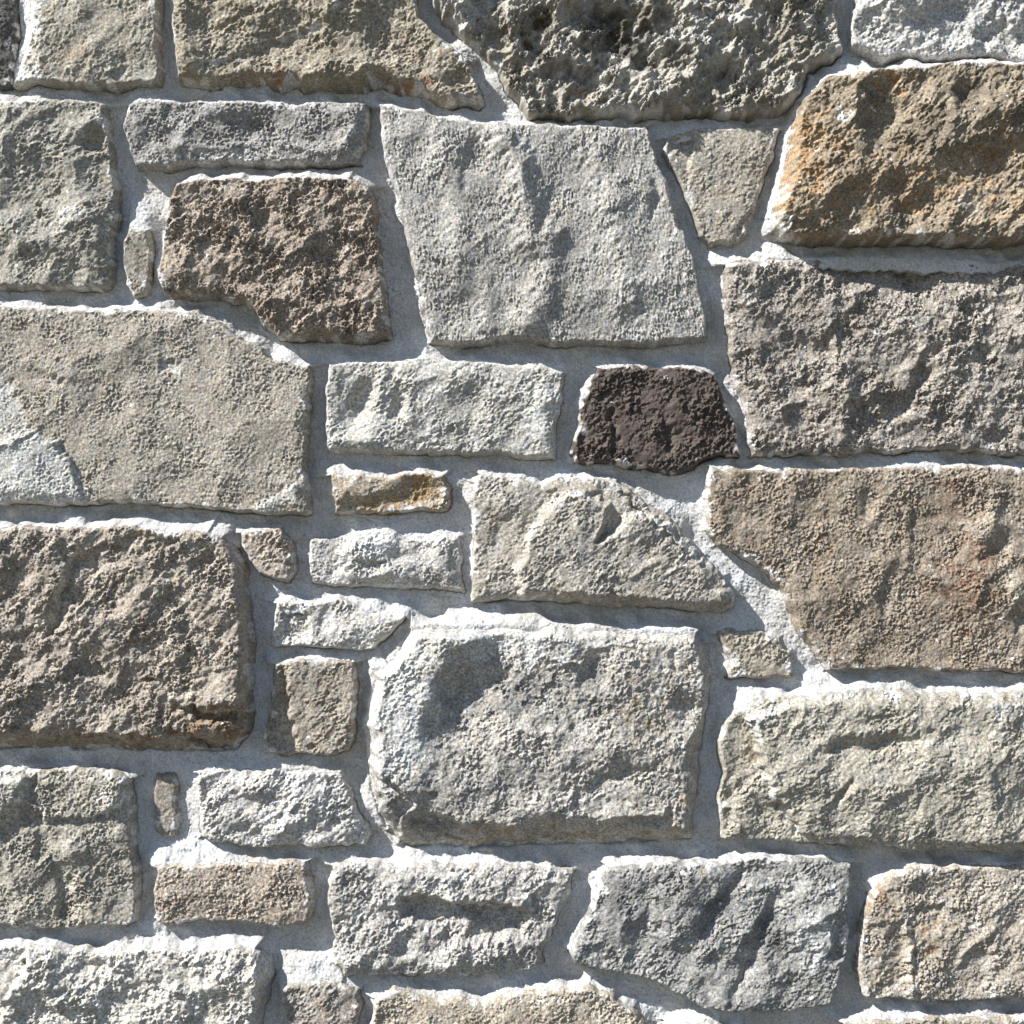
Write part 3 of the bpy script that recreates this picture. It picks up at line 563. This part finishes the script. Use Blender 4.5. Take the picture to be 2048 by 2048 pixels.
# ---- bottom row
S("whitish rough stone with lumpy knobs at the bottom left",
  [(-160, 1896), (0, 1893), (120, 1893), (250, 1898), (380, 1895), (470, 1891), (515, 1894), (534, 1920), (540, 1960), (528, 2010), (518, 2060), (510, 2200), (-160, 2200)],
  H=36, cols=((184, 182, 174), (172, 169, 158), (152, 148, 136)), grain=1.9, coarse=3.2, lump=5, rag=6, bev=(9, 34, 9, 9),
  F=[('p', [(-170, 1880), (50, 1890), (55, 1930), (40, 1965), (-170, 1965)], -16, 7), ('g', 130, 1975, 18, 12, 0, -10), ('g', 110, 2020, 26, 16, 0, -9), ('g', 210, 1975, 60, 20, -0.5, 6), ('g', 200, 1930, 30, 12, 0.1, -7), ('g', 440, 1960, 40, 40, 0, 5), ('g', 250, 1945, 14, 10, 0, -8), ('g', 330, 2010, 90, 30, -0.4, 5)],
  T=[('pale', 200, 1990, 60, 30, 0, 0.6), ('rust', 440, 2040, 50, 20, 0, 0.3), ('rust', 390, 1990, 60, 30, -0.4, 0.2), ('dark', 10, 1930, 40, 26, 0, 0.5)], pale=(204, 202, 196), rust=(158, 146, 104), dark=(120, 122, 122))
S("small mottled brown-grey stone at the bottom edge",
  [(565, 1972), (620, 1962), (680, 1966), (712, 1984), (722, 2006), (712, 2048), (702, 2110), (592, 2110), (578, 2050), (565, 2005)],
  H=28, cols=((152, 144, 132), (138, 128, 114), (114, 104, 92)), grain=1.3, coarse=2, lump=2, bev=(9, 12, 9, 9), T=[('rust', 620, 2030, 50, 30, 0, 0.3), ('pale', 640, 1980, 50, 12, 0, 0.3)])
S("sandy tan stone with a scalloped top at the bottom edge",
  [(750, 1998), (790, 1972), (830, 1986), (880, 2002), (920, 1996), (960, 2000), (1000, 1990), (1080, 1975), (1180, 1974), (1222, 1992), (1268, 2020), (1292, 2052), (1280, 2200), (740, 2200), (738, 2070)],
  H=30, cols=((172, 160, 138), (160, 146, 122), (140, 124, 98)), grain=1.2, coarse=1.6, lump=2, bev=(10, 10, 16, 9),
  T=[('rust', 830, 2010, 50, 24, 0, 0.4), ('pale', 1100, 1990, 130, 14, 0, 0.5)], pale=(204, 200, 190))
S("top of a pale stone just showing at the bottom edge",
  [(1338, 2052), (1390, 2044), (1440, 2050), (1490, 2070), (1490, 2200), (1328, 2200)], H=28, cols=LGREY, grain=1.2)
S("tan stone top peeking in at the bottom right corner",
  [(1690, 2050), (1760, 2036), (1900, 2034), (2048, 2030), (2284, 2030), (2284, 2206), (1640, 2206)], H=32, cols=TAN, grain=1.3, coarse=1.6, bev=(12, 9, 12, 9))

# extra mortar relief: places where the mortar is thrown up around the stones (x, y, rx, ry, angle, rise)
MORTAR_BUMPS = [(285, 440, 22, 40, 0.5, 12), (312, 500, 12, 80, 0.1, 10), (1500, 520, 50, 22, -0.6, 12), (1560, 505, 26, 16, 0, 12), (1640, 150, 60, 26, -0.6, 12), (1000, 160, 26, 80, -0.6, 12),
                (1010, 225, 60, 12, 0.1, 10), (1310, 262, 22, 16, 0, 10), (1420, 990, 20, 60, 0.3, 9), (1500, 1160, 60, 26, 0.8, 12), (1590, 1280, 40, 60, -0.4, 12), (1640, 1360, 60, 14, 0, 10), (1500, 1410, 60, 16, -0.5, 12), (420, 1710, 60, 16, 0.1, 12),
                (300, 1850, 60, 22, -0.3, 10), (420, 1870, 90, 16, 0.1, 10), (620, 1930, 80, 26, 0, 16), (470, 640, 60, 20, 0.55, 12), (620, 700, 90, 18, 0.2, 10), (840, 560, 16, 120, 0.15, 9), (680, 935, 40, 12, 0.3, 10), (820, 1720, 30, 30, 0.3, 10),
                (1190, 760, 16, 30, 0.4, 9), (820, 690, 60, 16, 0, 10), (1310, 1010, 60, 30, 0.7, 8), (1740, 1760, 30, 30, -0.8, 9), (1900, 2015, 120, 10, 0, 8), (1690, 125, 40, 20, 0, 8)]

# ------------------------------------------------------------------ raising the stones
m_num = np.full((NY, NX), 0.0)
m_gap = np.zeros((NY, NX))
inside_max = np.full((NY, NX), -1e9)

def feature(F, x, y, wx, wy):
    out = np.zeros(x.shape)
    for f in F:
        if f[0] == 'p':
            d, _, _ = sdf(f[1], x + wx, y + wy)
            sf = max(5.0, f[3] * 1.25)
            out += 1.25 * f[2] * sstep(-sf, sf, d)
        elif f[0] == 'g':
            _, cx, cy, rx, ry, a, dh = f
            c, s = math.cos(a), math.sin(a)
            u = ((x + wx - cx) * c + (y + wy - cy) * s) / rx
            v = (-(x + wx - cx) * s + (y + wy - cy) * c) / ry
            q = u * u + v * v
            out += dh * np.exp(-(q ** 1.5))
        elif f[0] == 'r':
            _, pl, w, dh = f
            best = np.full(x.shape, 1e9)
            for (ax, ay), (bx, by) in zip(pl[:-1], pl[1:]):
                ex, ey = bx - ax, by - ay
                t = np.clip(((x + wx - ax) * ex + (y + wy - ay) * ey) / (ex * ex + ey * ey), 0, 1)
                best = np.minimum(best, np.hypot(x + wx - ax - t * ex, y + wy - ay - t * ey))
            out += dh * np.exp(-(best / w) ** 2)
    return out

def scoops(P, x, y, wx, wy, cell, depth, r):
    """conchoidal fracture: shallow tilted scoops that meet in sharp ridges"""
    xs = [p[0] for p in P]; ys = [p[1] for p in P]
    out = np.full(x.shape, 1e9)
    k = depth / (cell * 0.55) ** 2
    nxs = int((max(xs) - min(xs)) / cell) + 2; nys = int((max(ys) - min(ys)) / cell) + 2
    ph = r.uniform(0, cell)
    xx = x + wx; yy = y + wy
    for j in range(nys + 1):
        for i in range(nxs + 1):
            px = min(xs) - ph * 0.5 + (i + r.uniform(-0.15, 0.85)) * cell
            py = min(ys) - ph * 0.5 + (j + r.uniform(-0.15, 0.85)) * cell
            c = r.uniform(-0.6, 0.6) * depth
            tx = r.gauss(0, 0.55) * depth / cell; ty = r.gauss(0, 0.55) * depth / cell
            kk = k * r.uniform(0.5, 1.4)
            dx = xx - px; dy = yy - py
            np.minimum(out, c + tx * dx + ty * dy + kk * (dx * dx + dy * dy), out=out)
    return np.clip(out, -2.5 * depth, 2.5 * depth)

for si, st in enumerate(STONES):
    P = st['P']
    xs = [p[0] for p in P]; ys = [p[1] for p in P]
    PAD = 70
    i0 = max(0, int((min(xs) - PAD - X0) / STEP)); i1 = min(NX, int((max(xs) + PAD - X0) / STEP) + 1)
    j0 = max(0, int((min(ys) - PAD - Y0) / STEP)); j1 = min(NY, int((max(ys) + PAD - Y0) / STEP) + 1)
    sl = (slice(j0, j1), slice(i0, i1))
    x, y = GX[sl], GY[sl]
    off = (int(rng.integers(0, NY)), int(rng.integers(0, NX)))
    wx = WX[sl] * st['rag'] * 0.5; wy = WY[sl] * st['rag'] * 0.5
    d, nx, ny = sdf(P, x + wx, y + wy)
    d = d + pick(COARSE, sl, si, off) * st['rag'] * 0.14
    rs = random.Random(si * 7 + 3)
    bl, br, bt, bb = st['bev']
    wsum = nx * nx + ny * ny + 1e-6
    e = (np.where(nx < 0, bl, br) * nx * nx + np.where(ny < 0, bt, bb) * ny * ny) / wsum
    # blur the bevel width so corners turn smoothly
    for _ in range(5):
        ep = np.pad(e, 3, mode='edge')
        e = (ep[:-6, 3:-3] + ep[6:, 3:-3] + ep[3:-3, :-6] + ep[3:-3, 6:] + e) / 5
    e = e * (1 + 0.16 * pick(LUMP, sl, si, off))
    e = np.maximum(e * 0.7, 4)
    t = np.clip((d + 5) / (e + 5), 0, 1)
    prof = 1 - (1 - t) ** np.interp(e, (12, 34), (3.3, 1.3))
    lump = pick(LUMP, sl, si, off) * st['lump'] * 0.6 + scoops(P, x, y, wx * 2.4, wy * 2.4, 120, st['lump'] * 2.3, rs) + scoops(P, x, y, wx * 1.6, wy * 1.6, 46, st['coarse'] * (1.3 if st['kw'].get('tex') == 3 else 0.75), rs)
    fr = pick(FRACT, sl, si, (off[1], off[0]))
    terr = 0
    if st['terr']:
        q = fr * 1.1
        fl = np.floor(q); fq = q - fl
        terr = (fl + sstep(0.35, 0.65, fq)) * st['terr']
    g = pick(GRAIN, sl, st['kw'].get('tex', si % 3), off)
    amp = np.clip(0.85 + 0.4 * np.roll(AMOD, off, axis=(0, 1))[sl], 0.25, 1.8)
    g = g * amp
    cs = pick(COARSE, sl, si, (off[1], off[0]))
    cs = np.where(cs > 0, cs * 0.8, cs * 1.2)
    rel = lump + terr + cs * st['coarse'] * 0.25 + 1.4 * feature(st['F'], x, y, wx * 1.6 + cs * 1.6 + g * 0.7, wy * 1.6 - cs * 1.6 + g * 0.7)
    rel += fr * st['coarse'] * (0.3 if st['kw'].get('tex') == 3 else 0.15)
    rel = rel * (0.4 + 0.6 * sstep(0, 26, d))
    H = st['H'] * 1.15 if st['H'] > 8 else st['H']
    base = -14.0
    h = base + (H - base + rel) * prof
    h = h + g * 0.96 * st['grain'] * np.clip(prof, 0.05, 1) ** 2
    h = np.where(d < -4, np.minimum(h, base), h)
    # colour patches (stains and mineral veins, plus painted shade in hollows and sun on edges)
    attrs = {}
    for nm in ("rust", "pale", "dark"):
        acc = np.zeros(x.shape)
        for tt in st['T']:
            if tt[0] != nm:
                continue
            if len(tt) == 4:
                dd, _, _ = sdf(tt[1], x + wx * 1.5, y + wy * 1.5)
                acc = np.maximum(acc, tt[2] * sstep(-tt[3], tt[3], dd))
                continue
            _, cx, cy, rx, ry, a, k_ = tt
            c, s = math.cos(a), math.sin(a)
            u = ((x + wx * 6 - cx) * c + (y + wy * 6 - cy) * s) / rx
            v = (-(x + wx * 6 - cx) * s + (y + wy * 6 - cy) * c) / ry
            acc = np.maximum(acc, k_ * np.exp(-(u * u + v * v) * 0.7))
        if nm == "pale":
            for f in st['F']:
                if f[0] == 'p' and f[2] >= 4:  # broken edges tinted paler, painting in the sun caught by raised steps
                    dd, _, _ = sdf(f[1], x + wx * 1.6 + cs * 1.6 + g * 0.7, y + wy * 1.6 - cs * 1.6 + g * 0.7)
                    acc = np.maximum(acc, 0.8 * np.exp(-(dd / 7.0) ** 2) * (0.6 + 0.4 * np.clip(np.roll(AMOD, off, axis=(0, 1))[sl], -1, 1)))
        elif nm == "rust":
            acc = acc * np.clip(0.85 - 0.28 * g - 0.25 * cs, 0, 1.6)
        attrs[nm] = acc
    nz = np.roll(COARSE[0], (off[1], off[0]), axis=(0, 1))[sl] + 0.8 * np.roll(AMOD, (off[1], off[0]), axis=(0, 1))[sl]
    attrs["smear"] = 0.8 * sstep(0.1, 1.3, nz - np.maximum(d, 0) / 7.0 + 0.35)
    mask = d > -7
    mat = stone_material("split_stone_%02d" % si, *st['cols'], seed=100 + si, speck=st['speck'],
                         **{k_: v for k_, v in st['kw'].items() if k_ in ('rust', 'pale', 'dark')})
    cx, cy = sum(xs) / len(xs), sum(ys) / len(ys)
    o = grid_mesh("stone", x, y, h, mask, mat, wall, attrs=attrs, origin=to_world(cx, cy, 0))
    o["label"] = st['label']
    # what this stone does to the mortar round it
    out = np.maximum(-d, 0)
    up = np.clip(-ny, 0, 1); lf = np.clip(-nx, 0, 1)
    flush = st['kw'].get('flush', False)
    A = (H * 0.9 * up ** 1.4 + H * 0.42 * lf ** 1.6 * (1 - up * 0.6) + 1.5) * (0 if flush else 1)
    W = 8 + 11 * up + 3.5 * lf
    W = W * (1 + 0.35 * MLUMP[sl])
    W = np.maximum(W, 4)
    contrib = A * np.exp(-(out / W) ** 1.4)
    m_num[sl] = np.maximum(m_num[sl], contrib)
    dn = np.clip(ny, 0, 1)
    m_gap[sl] = np.maximum(m_gap[sl], np.clip(dn + 0.35 * np.clip(nx, 0, 1), 0, 1) * np.exp(-((out - 1.5) / 2.6) ** 2) * sstep(-0.8, 0.6, pick(LUMP, sl, si + 1, off)))
    inside_max[sl] = np.maximum(inside_max[sl], d)

# ------------------------------------------------------------------ mortar
mh = -9.0 + m_num + MLUMP * 1.6 + STREAK * 0.2 + SAND * 0.55 - 2.6 * sstep(1.5, 2.4, np.roll(SAND, (311, 97), axis=(0, 1)))
for (cx, cy, rx, ry, a, dh) in MORTAR_BUMPS:
    c, s = math.cos(a), math.sin(a)
    u = ((GX - cx) * c + (GY - cy) * s) / rx; v = (-(GX - cx) * s + (GY - cy) * c) / ry
    mh += dh * np.exp(-(u * u + v * v)) * (1 - m_num / 40)
mh -= m_gap * 22.0
mmask = inside_max < 22
# body of the wall behind the joints, from the ground to the top
def box(x0, x1, y0, y1, z0, z1):
    v = np.array([(x0, y0, z0), (x1, y0, z0), (x1, y1, z0), (x0, y1, z0), (x0, y0, z1), (x1, y0, z1), (x1, y1, z1), (x0, y1, z1)], float)
    f = np.array([(0, 3, 2, 1), (4, 5, 6, 7), (0, 1, 5, 4), (1, 2, 6, 5), (2, 3, 7, 6), (3, 0, 4, 7)])
    return v, f
RX0, RX1, RY0, RY1 = -760.0, 2850.0, -760.0, 1024.0 + CZ / K
bx0, _, bz1 = to_world(RX0, RY0, 0); bx1, _, bz0 = to_world(RX1, RY1, 0)
bv, bf = box(bx0, bx1, 22 * K, 0.45, bz0, bz1)
mm = mortar_material()
mo = grid_mesh("mortar", GX, GY, mh, mmask, mm, wall, back=-90.0, extra=(bv, bf))
mo["label"] = "pale lime mortar filling the joints"

# ------------------------------------------------------------------ the same wall carried on beyond the frame
r2 = random.Random(5)
def ring(x0, x1, y0, y1):
    y = y0
    while y < y1 - 60:
        ch = min(r2.uniform(250, 340), y1 - y)
        if y1 - y - ch < 150:
            ch = y1 - y
        x = x0
        while x < x1 - 60:
            cw = r2.uniform(400, 640)
            if x1 - x - cw < 260:
                cw = x1 - x
            g = 20
            a0, a1, b0, b1 = x + g, x + cw - g, y + g, y + ch - g
            j = lambda: r2.uniform(-12, 12)
            P = [(a0 + j(), b0 + j()), ((a0 + a1) / 2, b0 + j()), (a1 + j(), b0 + j()), (a1 + j(), (b0 + b1) / 2), (a1 + j(), b1 + j()), ((a0 + a1) / 2, b1 + j()), (a0 + j(), b1 + j()), (a0 + j(), (b0 + b1) / 2)]
            st = 4.0
            gx, gy = np.meshgrid(np.arange(a0 - 26, a1 + 26, st), np.arange(b0 - 26, b1 + 26, st))
            sh = gx.shape
            ox, oy = r2.randrange(NX), r2.randrange(NY)
            sel = lambda F: np.roll(F, (oy, ox), axis=(0, 1))[:sh[0] * 2:2, :sh[1] * 2:2]
            d, _, _ = sdf(P, gx + sel(WX) * 4, gy + sel(WY) * 4)
            t = np.clip((d + 5) / 18, 0, 1)
            h = -30 + (56 + sel(LUMP[0]) * 4 + sel(COARSE[0]) * 2) * (1 - (1 - t) ** 2.1) + sel(GRAIN[0]) * 1.2
            h = np.where(d < -4, -30, h)
            o = grid_mesh("stone", gx, gy, h, d > -9, r2.choice(RINGM), wall, origin=to_world((a0 + a1) / 2, (b0 + b1) / 2, 0))
            x += cw
        y += ch
RINGM = [stone_material("split_stone_plain_%d" % i, *c, seed=700 + i) for i, c in enumerate((GREY, LGREY, TAN, GTAN, BROWN))]
ring(-740, 2830, -740, -214)
ring(-740, -170, -214, 2218)
ring(2294, 2830, -214, 2218)
ring(-740, 2830, 2218, RY1 - 10)
